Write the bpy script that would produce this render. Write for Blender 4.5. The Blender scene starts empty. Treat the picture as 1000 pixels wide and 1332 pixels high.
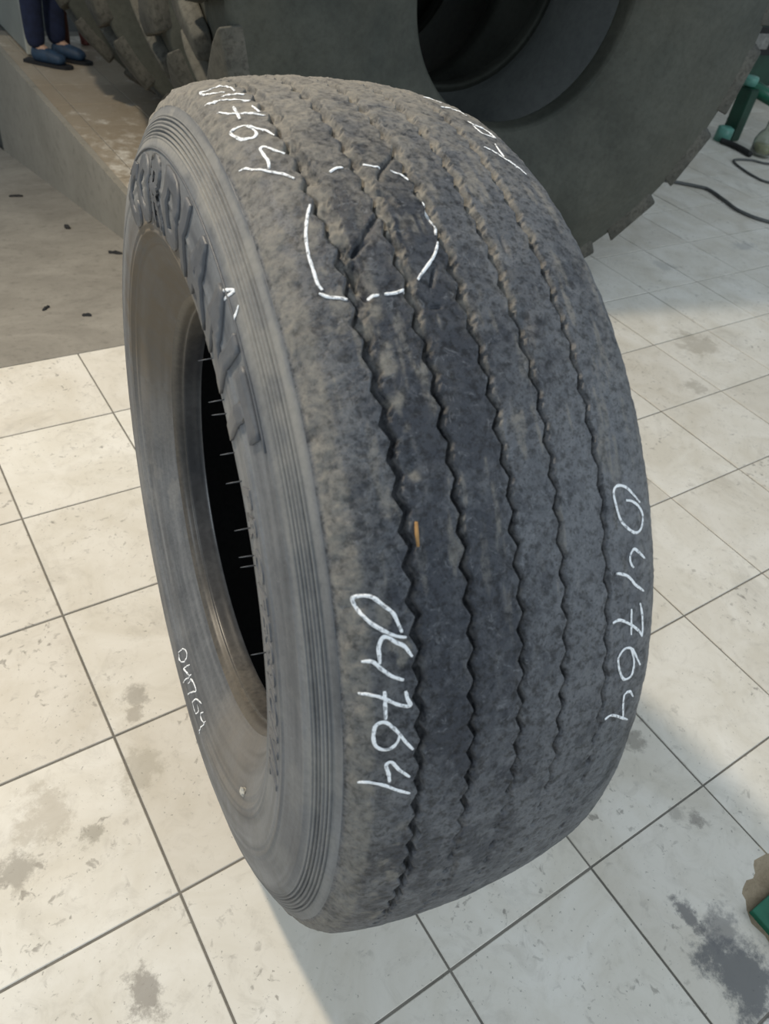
import bpy, bmesh, math, random
import numpy as np
from mathutils import Vector, Matrix, Euler

SC = bpy.context.scene
COL = SC.collection

# ------------------------------------------------------------------ camera
F_PX, YAW, PITCH, ROLL = 978.46, 0.703508, 0.746583, -0.189529
CAM_LOC = np.array([-0.120409, -1.971001, 1.261080])
_f = np.array([math.cos(PITCH) * math.sin(YAW), math.cos(PITCH) * math.cos(YAW), -math.sin(PITCH)])
_r = np.array([math.cos(YAW), -math.sin(YAW), 0.0])
_d = np.cross(_f, _r)
_c, _s = math.cos(ROLL), math.sin(ROLL)
CR, CD = _c * _r + _s * _d, -_s * _r + _c * _d
cam_data = bpy.data.cameras.new('camera')
cam_data.sensor_fit = 'HORIZONTAL'
cam_data.sensor_width = 36.0
cam_data.lens = 36.0 * F_PX / 1000.0
cam_data.clip_start = 0.05
cam_data.dof.use_dof = True
cam_data.dof.focus_distance = 0.98
cam_data.dof.aperture_fstop = 11.0
cam = bpy.data.objects.new('camera', cam_data)
COL.objects.link(cam)
cam.matrix_world = Matrix(((CR[0], -CD[0], -_f[0], CAM_LOC[0]), (CR[1], -CD[1], -_f[1], CAM_LOC[1]),
                           (CR[2], -CD[2], -_f[2], CAM_LOC[2]), (0, 0, 0, 1)))
SC.camera = cam

# ------------------------------------------------------------------ light
SC.view_settings.view_transform = 'Standard'
SC.view_settings.look = 'None'
SC.view_settings.gamma = 1.0
SC.view_settings.use_curve_mapping = False
SC.view_settings.exposure = 0.0
world = bpy.data.worlds.new('overcast_daylight')
SC.world = world
world.use_nodes = True
bg = world.node_tree.nodes['Background']
bg.inputs[0].default_value = (0.80, 0.92, 1.0, 1)
bg.inputs[1].default_value = 0.40


def area(name, loc, target, sx, sy, power, colour):
    l = bpy.data.lights.new(name, 'AREA')
    l.shape = 'RECTANGLE'
    l.size, l.size_y, l.energy, l.color = sx, sy, power, colour
    o = bpy.data.objects.new(name, l)
    COL.objects.link(o)
    o.location = loc
    o.rotation_euler = (Vector(target) - Vector(loc)).to_track_quat('-Z', 'Y').to_euler()
    return o


# warm ceiling lamp above the ramp, and the open garage doorway behind the photographer
area('ceiling_lamp_light', (-0.48, 0.37, 3.0), (0.2, -0.9, 0.0), 0.15, 0.15, 86, (1.0, 0.86, 0.66))
area('doorway_daylight', (3.9, -4.1, 2.2), (0.8, -0.8, 0.4), 2.0, 2.0, 78, (0.84, 0.93, 1.0))
area('left_fill_light', (-2.7, -2.7, 2.9), (0.3, -1.2, 0.5), 1.4, 1.2, 44, (0.84, 0.93, 1.0))  # added cool fill, high left, to bring out the tread grooves; no window known
# chalk strokes in tyre coordinates: (turn in degrees, distance across the section in mm)
CHALK = {
'near': [[[(33.75,113.0),(34.5,115.2),(35.5,118.5),(36.25,125.0),(37.0,131.5),(37.25,136.9),(37.25,143.5),(37.0,147.8),(36.25,145.6),(35.5,140.2),(34.75,133.7),(34.0,125.0),(33.5,117.4),(33.25,109.8)]],[[(31.5,106.5),(32.5,111.9),(33.0,118.5),(33.5,123.9),(33.5,128.3),(32.75,131.5),(32.0,131.5),(31.25,131.5)],[(31.5,145.6),(31.5,136.9),(30.75,130.4),(30.0,122.8),(29.5,114.1)]],[[(28.5,113.0),(27.75,111.9),(27.0,109.8),(27.25,118.5),(27.75,126.1),(28.25,133.7),(28.5,142.4),(28.5,150.0)],[(28.75,129.3),(27.75,129.3),(26.0,129.3)]],[[(22.5,107.6),(23.5,114.1),(24.5,119.6),(25.25,125.0),(25.75,130.4),(25.5,136.9),(24.5,139.1),(23.5,138.0),(23.0,132.6),(23.0,126.1),(23.5,120.6),(24.25,118.5)]],[[(19.5,109.8),(20.5,118.5),(21.5,125.0),(21.25,129.3),(20.25,127.2),(19.25,126.1)],[(19.0,152.2),(19.25,142.4),(19.0,131.5),(18.25,120.6),(17.5,108.7)]]],
'right': [[[(41.0,-107.6),(40.75,-116.3),(40.0,-125.0),(39.0,-128.3),(38.0,-123.9),(37.75,-116.3),(38.5,-105.4),(39.5,-97.8),(40.75,-94.6),(42.0,-93.5),(42.5,-98.9),(42.25,-108.7),(41.5,-117.4),(40.5,-126.1)]],[[(35.0,-127.2),(35.75,-119.6),(36.25,-113.0),(35.75,-107.6),(35.0,-107.6),(34.5,-110.9)],[(34.5,-88.0),(34.25,-95.6),(33.75,-104.3),(32.75,-113.0),(31.75,-125.0)]],[[(30.75,-119.6),(29.5,-122.8),(28.0,-125.0),(27.0,-125.0)],[(29.75,-83.7),(29.75,-93.5),(28.75,-108.7),(27.75,-119.6),(27.0,-125.0)],[(30.5,-107.6),(27.75,-108.7)]],[[(23.75,-126.1),(25.25,-117.4),(26.25,-109.8),(26.5,-100.0),(25.75,-93.5),(24.25,-96.7),(23.0,-104.3),(23.0,-114.1),(24.25,-116.3),(25.25,-114.1),(26.5,-107.6)]],[[(20.0,-123.9),(21.0,-116.3),(21.0,-109.8),(20.25,-108.7),(17.75,-114.1)],[(19.0,-85.9),(19.0,-96.7),(17.0,-122.8)]]],
'topleft': [[[(94.75,116.3),(97.0,115.2),(98.0,121.7),(97.75,132.6),(98.25,143.5),(95.75,134.8),(95.25,125.0)]],[[(93.25,110.9),(93.75,118.5),(94.25,126.1),(94.0,131.5)],[(94.5,148.9),(93.25,140.2),(92.25,129.3),(91.75,119.6),(91.0,110.9)]],[[(89.25,114.1),(87.5,111.9)],[(90.0,145.6),(88.75,136.9),(88.0,127.2),(87.5,117.4),(86.75,108.7)],[(90.25,129.3),(87.0,131.5)]],[[(82.5,111.9),(83.75,116.3),(84.5,122.8),(85.25,130.4),(85.5,138.0),(85.5,144.6),(84.75,144.6),(83.25,139.1),(82.75,131.5),(83.25,126.1),(84.25,126.1),(85.0,130.4)]],[[(79.25,111.9),(80.0,118.5),(81.0,125.0),(80.75,129.3),(79.75,129.3),(78.5,128.3),(77.5,130.4)],[(79.5,154.3),(79.25,147.8),(78.0,140.2),(77.25,131.5),(76.5,121.7),(75.5,114.1)]]],
'topright': [[[(96.75,-94.6),(96.5,-104.3),(95.25,-110.9)]],[[(92.0,-92.4),(92.5,-105.4),(92.0,-115.2),(90.75,-119.6)]],[[(88.25,-107.6),(87.25,-110.9),(87.0,-121.7)]],[[(87.0,-107.6),(85.25,-108.7),(85.0,-118.5),(85.0,-125.0),(87.0,-121.7),(87.5,-113.0)]],[[(82.75,-113.0),(81.25,-110.9),(80.0,-109.8)],[(81.25,-91.3),(80.75,-100.0),(79.75,-107.6),(78.75,-116.3),(77.5,-125.0)]]],
'ring': [[[(72.0,110.9),(70.75,116.3),(69.5,120.6),(68.25,123.9),(66.5,126.1),(65.25,126.1),(63.75,126.1),(63.0,123.9)],[(62.75,127.2),(62.25,120.6),(62.0,113.0),(61.75,107.6)],[(61.75,91.3),(61.75,82.6)],[(61.75,78.3),(61.75,69.6),(62.0,59.8)],[(62.75,47.8),(63.25,43.5),(64.25,33.7),(65.25,25.0),(66.75,16.3)],[(67.25,17.4),(68.5,14.1),(70.0,14.1),(71.25,15.2)],[(76.5,52.2),(76.25,45.6),(76.0,38.0)],[(75.5,30.4),(75.0,21.7),(74.25,17.4)],[(75.75,83.7),(76.25,76.1),(76.25,70.6)]]],
'check': [[[(71.0,229.3),(69.25,210.9),(68.25,202.2),(69.0,221.7),(69.75,244.5)]],[[(66.5,202.2),(66.0,207.6),(65.5,213.0)]]],
'side': [[[(-98.75,315.2),(-97.5,321.7),(-96.25,322.8),(-95.25,315.2),(-95.75,303.2),(-97.25,294.5),(-98.5,296.7),(-99.0,304.3),(-98.75,315.2)]],[[(-92.75,322.8),(-93.5,311.9),(-93.75,303.2),(-92.0,306.5),(-90.5,311.9)],[(-90.0,319.5),(-90.5,304.3),(-92.25,275.0)]],[[(-89.0,303.2),(-89.0,314.1),(-87.25,318.5),(-84.5,318.5),(-85.75,307.6),(-87.5,285.8)]],[[(-79.25,322.8),(-81.75,316.3),(-83.25,307.6),(-83.0,298.9),(-81.5,296.7),(-79.5,300.0),(-79.5,307.6),(-81.25,308.7)]],[[(-76.75,320.6),(-77.75,309.8),(-76.5,307.6),(-74.5,310.8)],[(-73.75,318.5),(-74.5,304.3),(-75.5,282.6)]]],
}
CRACKS = [[(78.0,18.5),(76.75,29.3),(75.25,41.3),(74.25,44.6)],[(72.5,51.1),(71.75,45.6),(70.75,41.3)],[(65.0,96.7),(63.5,95.6),(62.5,94.6),(61.75,92.4)],[(69.5,63.0),(68.0,76.1),(66.0,90.2)],[(67.0,78.3),(66.5,88.0),(65.75,93.5)],[(63.75,30.4),(62.25,37.0)],[(60.25,42.4),(60.25,35.9)]]


# ------------------------------------------------------------------ helpers
def link(o, parent=None):
    COL.objects.link(o)
    if parent is not None:
        o.parent = parent
    return o


def mesh_obj(name, verts, faces, mat, parent=None, smooth=False):
    me = bpy.data.meshes.new(name)
    me.from_pydata([tuple(map(float, v)) for v in verts], [], [tuple(int(i) for i in f) for f in faces])
    me.update()
    if smooth:
        me.shade_smooth()
    if mat is not None:
        me.materials.append(mat)
    return link(bpy.data.objects.new(name, me), parent)


def bm_obj(name, bm, mat, parent=None, smooth=False):
    me = bpy.data.meshes.new(name)
    bm.normal_update()
    bm.to_mesh(me)
    bm.free()
    if smooth:
        me.shade_smooth()
    if mat is not None:
        me.materials.append(mat)
    return link(bpy.data.objects.new(name, me), parent)


def tag(o, label=None, cat=None, group=None, kind=None):
    if label:
        o['label'] = label
    if cat:
        o['category'] = cat
    if group:
        o['group'] = group
    if kind:
        o['kind'] = kind
    return o


def empty(name, loc, rot=None):
    o = bpy.data.objects.new(name, None)
    o.empty_display_size = 0.1
    COL.objects.link(o)
    o.location = loc
    if rot is not None:
        o.rotation_euler = rot
    return o


def grid_faces(n, m, wrap):
    """n rows (profile) x m columns (turn); wrap closes the turn."""
    mm = m if wrap else m - 1
    i, j = np.meshgrid(np.arange(n - 1), np.arange(mm), indexing='ij')
    j2 = (j + 1) % m
    return np.stack([i * m + j, i * m + j2, (i + 1) * m + j2, (i + 1) * m + j], -1).reshape(-1, 4)


def grid_obj(name, V, mat, parent, wrap=True, flip=False, attrs=None):
    """V: n x m x 3 array of points."""
    n, m = V.shape[:2]
    F = grid_faces(n, m, wrap)
    if flip:
        F = F[:, ::-1]
    me = bpy.data.meshes.new(name)
    me.vertices.add(n * m)
    me.vertices.foreach_set('co', V.reshape(-1).astype(np.float32))
    me.loops.add(F.size)
    me.loops.foreach_set('vertex_index', F.reshape(-1).astype(np.int32))
    me.polygons.add(len(F))
    me.polygons.foreach_set('loop_start', np.arange(0, F.size, 4, dtype=np.int32))
    me.polygons.foreach_set('loop_total', np.full(len(F), 4, dtype=np.int32))
    me.update(calc_edges=True)
    for k, a in (attrs or {}).items():
        at = me.attributes.new(k, 'FLOAT', 'POINT')
        at.data.foreach_set('value', a.reshape(-1).astype(np.float32))
    me.shade_smooth()
    if mat is not None:
        me.materials.append(mat)
    return link(bpy.data.objects.new(name, me), parent)


def add_box(bm, x0, x1, y0, y1, z0, z1):
    v = [bm.verts.new(p) for p in ((x0, y0, z0), (x1, y0, z0), (x1, y1, z0), (x0, y1, z0),
                                   (x0, y0, z1), (x1, y0, z1), (x1, y1, z1), (x0, y1, z1))]
    for f in ((0, 3, 2, 1), (4, 5, 6, 7), (0, 1, 5, 4), (1, 2, 6, 5), (2, 3, 7, 6), (3, 0, 4, 7)):
        bm.faces.new([v[i] for i in f])
    return v


def box_obj(name, x0, x1, y0, y1, z0, z1, mat, parent=None, bev=0.0):
    bm = bmesh.new()
    add_box(bm, x0, x1, y0, y1, z0, z1)
    if bev:
        bmesh.ops.bevel(bm, geom=bm.edges[:], offset=bev, segments=2, affect='EDGES', profile=0.6)
    return bm_obj(name, bm, mat, parent)


def tube_obj(name, pts, rad, mat, parent=None, seg=8, closed_ends=True):
    pts = [Vector(p) for p in pts]
    rads = rad if hasattr(rad, '__len__') else [rad] * len(pts)
    V, F = [], []
    up = Vector((0.13, 0.31, 0.94))
    for i, p in enumerate(pts):
        t = (pts[min(i + 1, len(pts) - 1)] - pts[max(i - 1, 0)]).normalized()
        a = t.cross(up)
        if a.length < 1e-3:
            a = t.cross(Vector((1, 0, 0)))
        a.normalize()
        b = t.cross(a)
        for k in range(seg):
            w = 2 * math.pi * k / seg
            V.append(p + rads[i] * (math.cos(w) * a + math.sin(w) * b))
    for i in range(len(pts) - 1):
        for k in range(seg):
            k2 = (k + 1) % seg
            F.append((i * seg + k, i * seg + k2, (i + 1) * seg + k2, (i + 1) * seg + k))
    if closed_ends:
        F.append(tuple(range(seg))[::-1])
        F.append(tuple((len(pts) - 1) * seg + k for k in range(seg)))
    return mesh_obj(name, V, F, mat, parent, smooth=True)


def lathe_obj(name, prof, mat, parent=None, seg=24, loc=(0, 0, 0)):
    """prof: list of (radius, z) turned about z."""
    a = np.linspace(0, 2 * math.pi, seg, endpoint=False)
    V = np.array([[(r * math.cos(w) + loc[0], r * math.sin(w) + loc[1], z + loc[2]) for w in a] for r, z in prof])
    return grid_obj(name, V, mat, parent, wrap=True)


def smooth_path(pts, n=8):
    P = np.array(pts, float)
    if len(P) < 3:
        t = np.linspace(0, 1, n + 1)[:, None]
        return P[0] * (1 - t) + P[-1] * t
    Q = np.vstack([2 * P[0] - P[1], P, 2 * P[-1] - P[-2]])
    out = []
    for i in range(1, len(Q) - 2):
        p0, p1, p2, p3 = Q[i - 1], Q[i], Q[i + 1], Q[i + 2]
        for k in range(n):
            t = k / n
            out.append(0.5 * (2 * p1 + (p2 - p0) * t + (2 * p0 - 5 * p1 + 4 * p2 - p3) * t * t
                              + (3 * p1 - p0 - 3 * p2 + p3) * t ** 3))
    out.append(P[-1])
    return np.array(out)


# lattice noise for real relief
def _hash(ix, iy, seed):
    h = (ix.astype(np.int64) * 374761393 + iy.astype(np.int64) * 668265263 + seed * 2246822519) & 0xffffffff
    h = ((h ^ (h >> 13)) * 1274126177) & 0xffffffff
    return ((h ^ (h >> 16)) & 0xffff) / 65535.0


def vnoise(x, y, seed=0):
    ix, iy = np.floor(x), np.floor(y)
    fx, fy = x - ix, y - iy
    fx = fx * fx * (3 - 2 * fx)
    fy = fy * fy * (3 - 2 * fy)
    a, b = _hash(ix, iy, seed), _hash(ix + 1, iy, seed)
    c, d = _hash(ix, iy + 1, seed), _hash(ix + 1, iy + 1, seed)
    return (a * (1 - fx) + b * fx) * (1 - fy) + (c * (1 - fx) + d * fx) * fy


def fbm(x, y, seed=0, o=4):
    s, a, n = 0.0, 0.5, 0.0
    for k in range(o):
        s = s + a * vnoise(x * 2 ** k, y * 2 ** k, seed + 17 * k)
        n += a
        a *= 0.5
    return s / n


def sst(a, b, x):
    t = np.clip((x - a) / (b - a), 0, 1)
    return t * t * (3 - 2 * t)


# ------------------------------------------------------------------ materials
def new_mat(name):
    m = bpy.data.materials.new(name)
    m.use_nodes = True
    nt = m.node_tree
    return m, nt, nt.nodes['Principled BSDF']


def N(nt, typ, **kw):
    n = nt.nodes.new(typ)
    for k, v in kw.items():
        if k in n.inputs:
            n.inputs[k].default_value = v
        else:
            setattr(n, k, v)
    return n


def noise(nt, co, scale, detail=4.0, rough=0.55, dist=0.0):
    n = N(nt, 'ShaderNodeTexNoise', Scale=scale, Detail=detail, Roughness=rough, Distortion=dist)
    if co is not None:
        nt.links.new(co, n.inputs['Vector'])
    return n.outputs['Fac']


def ramp(nt, fac, stops):
    r = N(nt, 'ShaderNodeValToRGB')
    e = r.color_ramp.elements
    while len(e) < len(stops):
        e.new(0.5)
    for i, (p, c) in enumerate(stops):
        e[i].position = p
        e[i].color = (c, c, c, 1) if not hasattr(c, '__len__') else (*c, 1)
    nt.links.new(fac, r.inputs[0])
    return r.outputs[0]


def mix(nt, fac, a, b, mode='MIX'):
    m = N(nt, 'ShaderNodeMix', data_type='RGBA', blend_type=mode)
    for sock, v in ((m.inputs[0], fac), (m.inputs[6], a), (m.inputs[7], b)):
        if hasattr(v, 'is_output'):
            nt.links.new(v, sock)
        elif hasattr(v, '__len__'):
            sock.default_value = (*v, 1)
        else:
            sock.default_value = v
    return m.outputs[2]


def math_n(nt, op, a, b=0.0, clamp=False):
    m = N(nt, 'ShaderNodeMath', operation=op)
    m.use_clamp = clamp
    for i, v in enumerate((a, b)):
        if hasattr(v, 'is_output'):
            nt.links.new(v, m.inputs[i])
        else:
            m.inputs[i].default_value = v
    return m.outputs[0]


def coords(nt, kind='Object'):
    if kind == 'World':
        return N(nt, 'ShaderNodeNewGeometry').outputs['Position']
    return N(nt, 'ShaderNodeTexCoord').outputs[kind]


def bump(nt, bs, height, strength, dist):
    b = N(nt, 'ShaderNodeBump', Strength=strength, Distance=dist)
    nt.links.new(height, b.inputs['Height'])
    nt.links.new(b.outputs[0], bs.inputs['Normal'])


def plain(name, colour, rough=0.5, metal=0.0, var=0.15, scale=12.0, bmp=0.1, co='Object', trans=0.0):
    m, nt, bs = new_mat(name)
    c = coords(nt, co)
    n = noise(nt, c, scale, 5)
    dk = tuple(x * (1 - var) for x in colour)
    lt = tuple(min(1, x * (1 + var)) for x in colour)
    col = mix(nt, ramp(nt, n, [(0.3, 0.0), (0.7, 1.0)]), dk, lt)
    nt.links.new(col, bs.inputs['Base Color'])
    bs.inputs['Roughness'].default_value = rough
    bs.inputs['Metallic'].default_value = metal
    bs.inputs['Transmission Weight'].default_value = trans
    if bmp:
        bump(nt, bs, noise(nt, c, scale * 6, 3), bmp, 0.002)
    return m


def rubber(name, clean, worn, dustc, attr=True, rough=0.62, patch=9.0, fine=140.0, bmp=0.35, bias=0.0, spec=0.35, spots=0.4, grain=(0.36, 0.45, 0.60, 1.25), dg=1.1, crisp=0.0):
    """worn tyre rubber: clean and scuffed tones in patches, dust from the mesh attribute"""
    m, nt, bs = new_mat(name)
    c = coords(nt)
    p1 = noise(nt, c, patch, 8, 0.65, 0.6)
    p2 = noise(nt, c, fine, 6, 0.7)
    p3 = noise(nt, c, patch * 4.5, 8, 0.7, 1.2)
    w = ramp(nt, p1, [(0.40, 0.0), (0.60, 1.0)])
    w2 = ramp(nt, p3, [(0.44, 0.0), (0.60, 1.0)])
    wsum = math_n(nt, 'ADD', math_n(nt, 'MULTIPLY', w, 0.55), math_n(nt, 'MULTIPLY', w2, spots), True)
    if attr:
        wa = N(nt, 'ShaderNodeAttribute', attribute_name='worn').outputs['Fac']
        wsum = math_n(nt, 'MULTIPLY', wsum, 0.75)
        wsum = math_n(nt, 'ADD', wsum, wa, True)
    col = mix(nt, wsum, clean, worn)
    col = mix(nt, ramp(nt, p2, [(grain[0], grain[1]), (grain[2], grain[3])]), (0, 0, 0), col)   # fine grain
    if crisp:
        p4 = noise(nt, c, 430, 8, 0.78, 0.3)
        col = mix(nt, math_n(nt, 'MULTIPLY', ramp(nt, p4, [(0.55, 0.0), (0.62, 1.0)]), 0.75 * crisp), col, tuple(x * 0.35 for x in clean))
        p5 = noise(nt, c, 75, 10, 0.8, 1.5)
        col = mix(nt, math_n(nt, 'MULTIPLY', ramp(nt, p5, [(0.56, 0.0), (0.64, 1.0)]), 0.55 * crisp), col, tuple(min(1, x * 1.35) for x in worn))
    if attr:
        da = N(nt, 'ShaderNodeAttribute', attribute_name='dust').outputs['Fac']
        grain = math_n(nt, 'MULTIPLY', math_n(nt, 'ADD', math_n(nt, 'SUBTRACT', p3, 0.5), math_n(nt, 'SUBTRACT', p2, 0.5)), dg)
        d = math_n(nt, 'ADD', da, math_n(nt, 'MULTIPLY', grain, math_n(nt, 'MINIMUM', math_n(nt, 'MULTIPLY', da, 3.0), 1.0)), True)
    else:
        d = math_n(nt, 'MULTIPLY', ramp(nt, noise(nt, c, patch * 0.6, 6, 0.6, 0.4), [(0.35, 0.0), (0.75, 1.0)]), 0.45 + bias)
    dcol = mix(nt, p2, tuple(x * 0.78 for x in dustc), tuple(min(1, x * 1.22) for x in dustc))
    if attr:
        dcol = mix(nt, N(nt, 'ShaderNodeAttribute', attribute_name='brown').outputs['Fac'], dcol, (0.148, 0.122, 0.092))
    col = mix(nt, d, col, dcol)
    nt.links.new(col, bs.inputs['Base Color'])
    rr = N(nt, 'ShaderNodeMapRange')
    nt.links.new(d, rr.inputs[0])
    rr.inputs[3].default_value = rough
    rr.inputs[4].default_value = 0.95
    nt.links.new(rr.outputs[0], bs.inputs['Roughness'])
    bs.inputs['Specular IOR Level'].default_value = spec
    h = math_n(nt, 'ADD', math_n(nt, 'MULTIPLY', p2, 0.5), p3)
    bump(nt, bs, h, bmp, 0.0025)
    return m


def tile_material():
    m, nt, bs = new_mat('glazed_floor_tile')
    c = coords(nt, 'World')
    inf = N(nt, 'ShaderNodeObjectInfo')
    base = mix(nt, inf.outputs['Random'], (0.67, 0.635, 0.575), (0.76, 0.735, 0.68))
    cloud = noise(nt, c, 5.5, 7, 0.62, 0.8)
    col = mix(nt, ramp(nt, cloud, [(0.36, 0.0), (0.62, 1.0)]), mix(nt, 1.0, base, (0.86, 0.84, 0.80), 'MULTIPLY'), base)
    vein = noise(nt, c, 16, 8, 0.7, 1.8)
    col = mix(nt, math_n(nt, 'MULTIPLY', ramp(nt, vein, [(0.52, 0.0), (0.72, 1.0)]), 0.34), col, (0.40, 0.37, 0.32))
    # trodden-in dirt, soft grey scuffs and black rubber crumbs
    dirt = noise(nt, c, 3.1, 8, 0.72, 1.0)
    col = mix(nt, math_n(nt, 'MULTIPLY', ramp(nt, dirt, [(0.56, 0.0), (0.74, 1.0)]), 0.42), col, (0.30, 0.275, 0.235))
    spk = noise(nt, c, 52, 5, 0.6, 0.5)
    gate = ramp(nt, noise(nt, c, 6.0, 3, 0.6), [(0.46, 0.0), (0.62, 1.0)])
    sp = math_n(nt, 'MULTIPLY', ramp(nt, spk, [(0.585, 0.0), (0.67, 1.0)]), gate)
    col = mix(nt, math_n(nt, 'MULTIPLY', sp, 0.62), col, (0.13, 0.115, 0.10))
    spk2 = noise(nt, c, 130, 3, 0.6)
    col = mix(nt, math_n(nt, 'MULTIPLY', ramp(nt, spk2, [(0.655, 0.0), (0.72, 1.0)]), 0.6), col, (0.12, 0.11, 0.10))
    # separate stains with places of their own
    def blot(col, x, y, r, tone, amt, stretch=1.0):
        dx = N(nt, 'ShaderNodeVectorMath', operation='SUBTRACT')
        nt.links.new(c, dx.inputs[0])
        dx.inputs[1].default_value = (x, y, 0)
        ml = N(nt, 'ShaderNodeVectorMath', operation='MULTIPLY')
        nt.links.new(dx.outputs[0], ml.inputs[0])
        ml.inputs[1].default_value = (1.0, stretch, 1.0)
        ln = N(nt, 'ShaderNodeVectorMath', operation='LENGTH')
        nt.links.new(ml.outputs[0], ln.inputs[0])
        dist = math_n(nt, 'ADD', ln.outputs['Value'], math_n(nt, 'MULTIPLY', math_n(nt, 'SUBTRACT', noise(nt, c, 0.5 / r + 10, 8, 0.75), 0.5), r * 3.4))
        k = N(nt, 'ShaderNodeMapRange', interpolation_type='SMOOTHSTEP')
        nt.links.new(dist, k.inputs[0])
        k.inputs[1].default_value = r
        k.inputs[2].default_value = r * 0.35
        return mix(nt, math_n(nt, 'MULTIPLY', k.outputs[0], amt), col, tone)
    for b in BLOTS:
        col = blot(col, *b)
    nt.links.new(col, bs.inputs['Base Color'])
    rr = N(nt, 'ShaderNodeMapRange')
    nt.links.new(dirt, rr.inputs[0])
    rr.inputs[3].default_value = 0.30
    rr.inputs[4].default_value = 0.62
    nt.links.new(rr.outputs[0], bs.inputs['Roughness'])
    bs.inputs['Specular IOR Level'].default_value = 0.35
    bump(nt, bs, cloud, 0.08, 0.004)
    return m


BLOTS = [(1.0, 2.5, 1.5, (0.26, 0.20, 0.13), 0.75, 0.75), (0.700, -2.075, 0.075, (0.10, 0.105, 0.115), 0.85, 0.8), (0.735, -2.01, 0.045, (0.12, 0.12, 0.13), 0.6),
         (0.700, -1.965, 0.020, (0.09, 0.09, 0.10), 0.75, 0.5), (0.860, -1.690, 0.030, (0.25, 0.23, 0.20), 0.7),
         (0.846, -1.862, 0.018, (0.22, 0.20, 0.18), 0.7), (0.82, -1.835, 0.020, (0.28, 0.26, 0.23), 0.55),
         (-0.200, -1.365, 0.040, (0.22, 0.20, 0.17), 0.65), (-0.085, -1.365, 0.025, (0.22, 0.20, 0.16), 0.6),
         (-0.092, -1.625, 0.028, (0.20, 0.18, 0.16), 0.7, 0.6), (0.062, -1.155, 0.030, (0.25, 0.23, 0.20), 0.6),
         (0.045, -1.19, 0.022, (0.28, 0.25, 0.21), 0.6), (0.02, -1.30, 0.050, (0.34, 0.31, 0.25), 0.5),
         (-0.14, -1.30, 0.060, (0.36, 0.32, 0.26), 0.5), (0.84, -0.50, 0.05, (0.35, 0.32, 0.28), 0.4),
         (1.62, -0.98, 0.030, (0.28, 0.26, 0.23), 0.6), (1.50, -1.13, 0.026, (0.28, 0.26, 0.23), 0.55),
         (2.30, -0.66, 0.10, (0.33, 0.29, 0.23), 0.5), (2.05, -0.86, 0.05, (0.30, 0.27, 0.22), 0.5),
         (3.3, -0.12, 0.10, (0.35, 0.35, 0.35), 0.5, 2.0), (2.7, -0.15, 0.06, (0.35, 0.35, 0.34), 0.45)]


def concrete(name, a, b, scale=2.2):
    m, nt, bs = new_mat(name)
    c = coords(nt, 'World')
    n1 = noise(nt, c, scale, 9, 0.68, 0.6)
    n2 = noise(nt, c, scale * 11, 6, 0.65)
    n3 = noise(nt, c, scale * 40, 3, 0.6)
    col = mix(nt, ramp(nt, n1, [(0.34, 0.0), (0.68, 1.0)]), a, b)
    col = mix(nt, math_n(nt, 'MULTIPLY', ramp(nt, n2, [(0.52, 0.0), (0.70, 1.0)]), 0.4), col, tuple(x * 0.55 for x in a))
    col = mix(nt, math_n(nt, 'MULTIPLY', ramp(nt, n3, [(0.64, 0.0), (0.72, 1.0)]), 0.5), col, tuple(x * 0.4 for x in a))
    nt.links.new(col, bs.inputs['Base Color'])
    bs.inputs['Roughness'].default_value = 0.9
    bump(nt, bs, math_n(nt, 'ADD', n2, n3), 0.3, 0.004)
    return m


def chalk_material():
    m, nt, bs = new_mat('white_chalk')
    c = coords(nt)
    n = noise(nt, c, 260, 4, 0.7)
    col = mix(nt, ramp(nt, n, [(0.40, 0.0), (0.47, 1.0)]), (0.36, 0.37, 0.39), (0.93, 0.95, 0.98))
    nt.links.new(col, bs.inputs['Base Color'])
    bs.inputs['Roughness'].default_value = 0.9
    bump(nt, bs, n, 0.3, 0.001)
    return m


M_TILE = tile_material()
M_GROUT = concrete('grout_and_screed', (0.15, 0.14, 0.122), (0.22, 0.205, 0.18), 6.0)
M_CONC = concrete('ramp_concrete', (0.21, 0.195, 0.17), (0.33, 0.31, 0.275), 2.4)
M_CWALL = concrete('ramp_side_concrete', (0.25, 0.235, 0.20), (0.33, 0.31, 0.27), 1.6)
M_SCREED = concrete('broken_screed', (0.22, 0.17, 0.11), (0.38, 0.31, 0.22), 14.0)
M_PLASTER = concrete('dark_plaster', (0.09, 0.09, 0.085), (0.14, 0.14, 0.13), 1.5)
M_ASPH = concrete('yard_asphalt', (0.05, 0.055, 0.052), (0.08, 0.085, 0.08), 6.0)
M_TREAD = rubber('tread_rubber', (0.042, 0.047, 0.060), (0.130, 0.137, 0.152), (0.235, 0.220, 0.194), patch=8.0, bmp=0.7, rough=0.46, spots=0.5, grain=(0.38, 0.35, 0.60, 1.35), dg=1.6, crisp=1.3)
M_SIDE = rubber('sidewall_rubber', (0.072, 0.079, 0.092), (0.180, 0.189, 0.204), (0.250, 0.243, 0.228), patch=4.0, bmp=0.10, rough=0.48, spots=0.12, grain=(0.3, 0.8, 0.7, 1.12), dg=0.4, crisp=0.35)
M_LETTER = rubber('letter_rubber', (0.080, 0.086, 0.100), (0.135, 0.142, 0.155), (0.22, 0.21, 0.19), attr=False, patch=10, bmp=0.06, rough=0.45, bias=-0.25, spots=0.15, grain=(0.3, 0.8, 0.7, 1.12))
M_LINER = rubber('liner_rubber', (0.012, 0.012, 0.013), (0.022, 0.022, 0.023), (0.04, 0.035, 0.03), attr=False, bmp=0.1, bias=-0.2)
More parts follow.
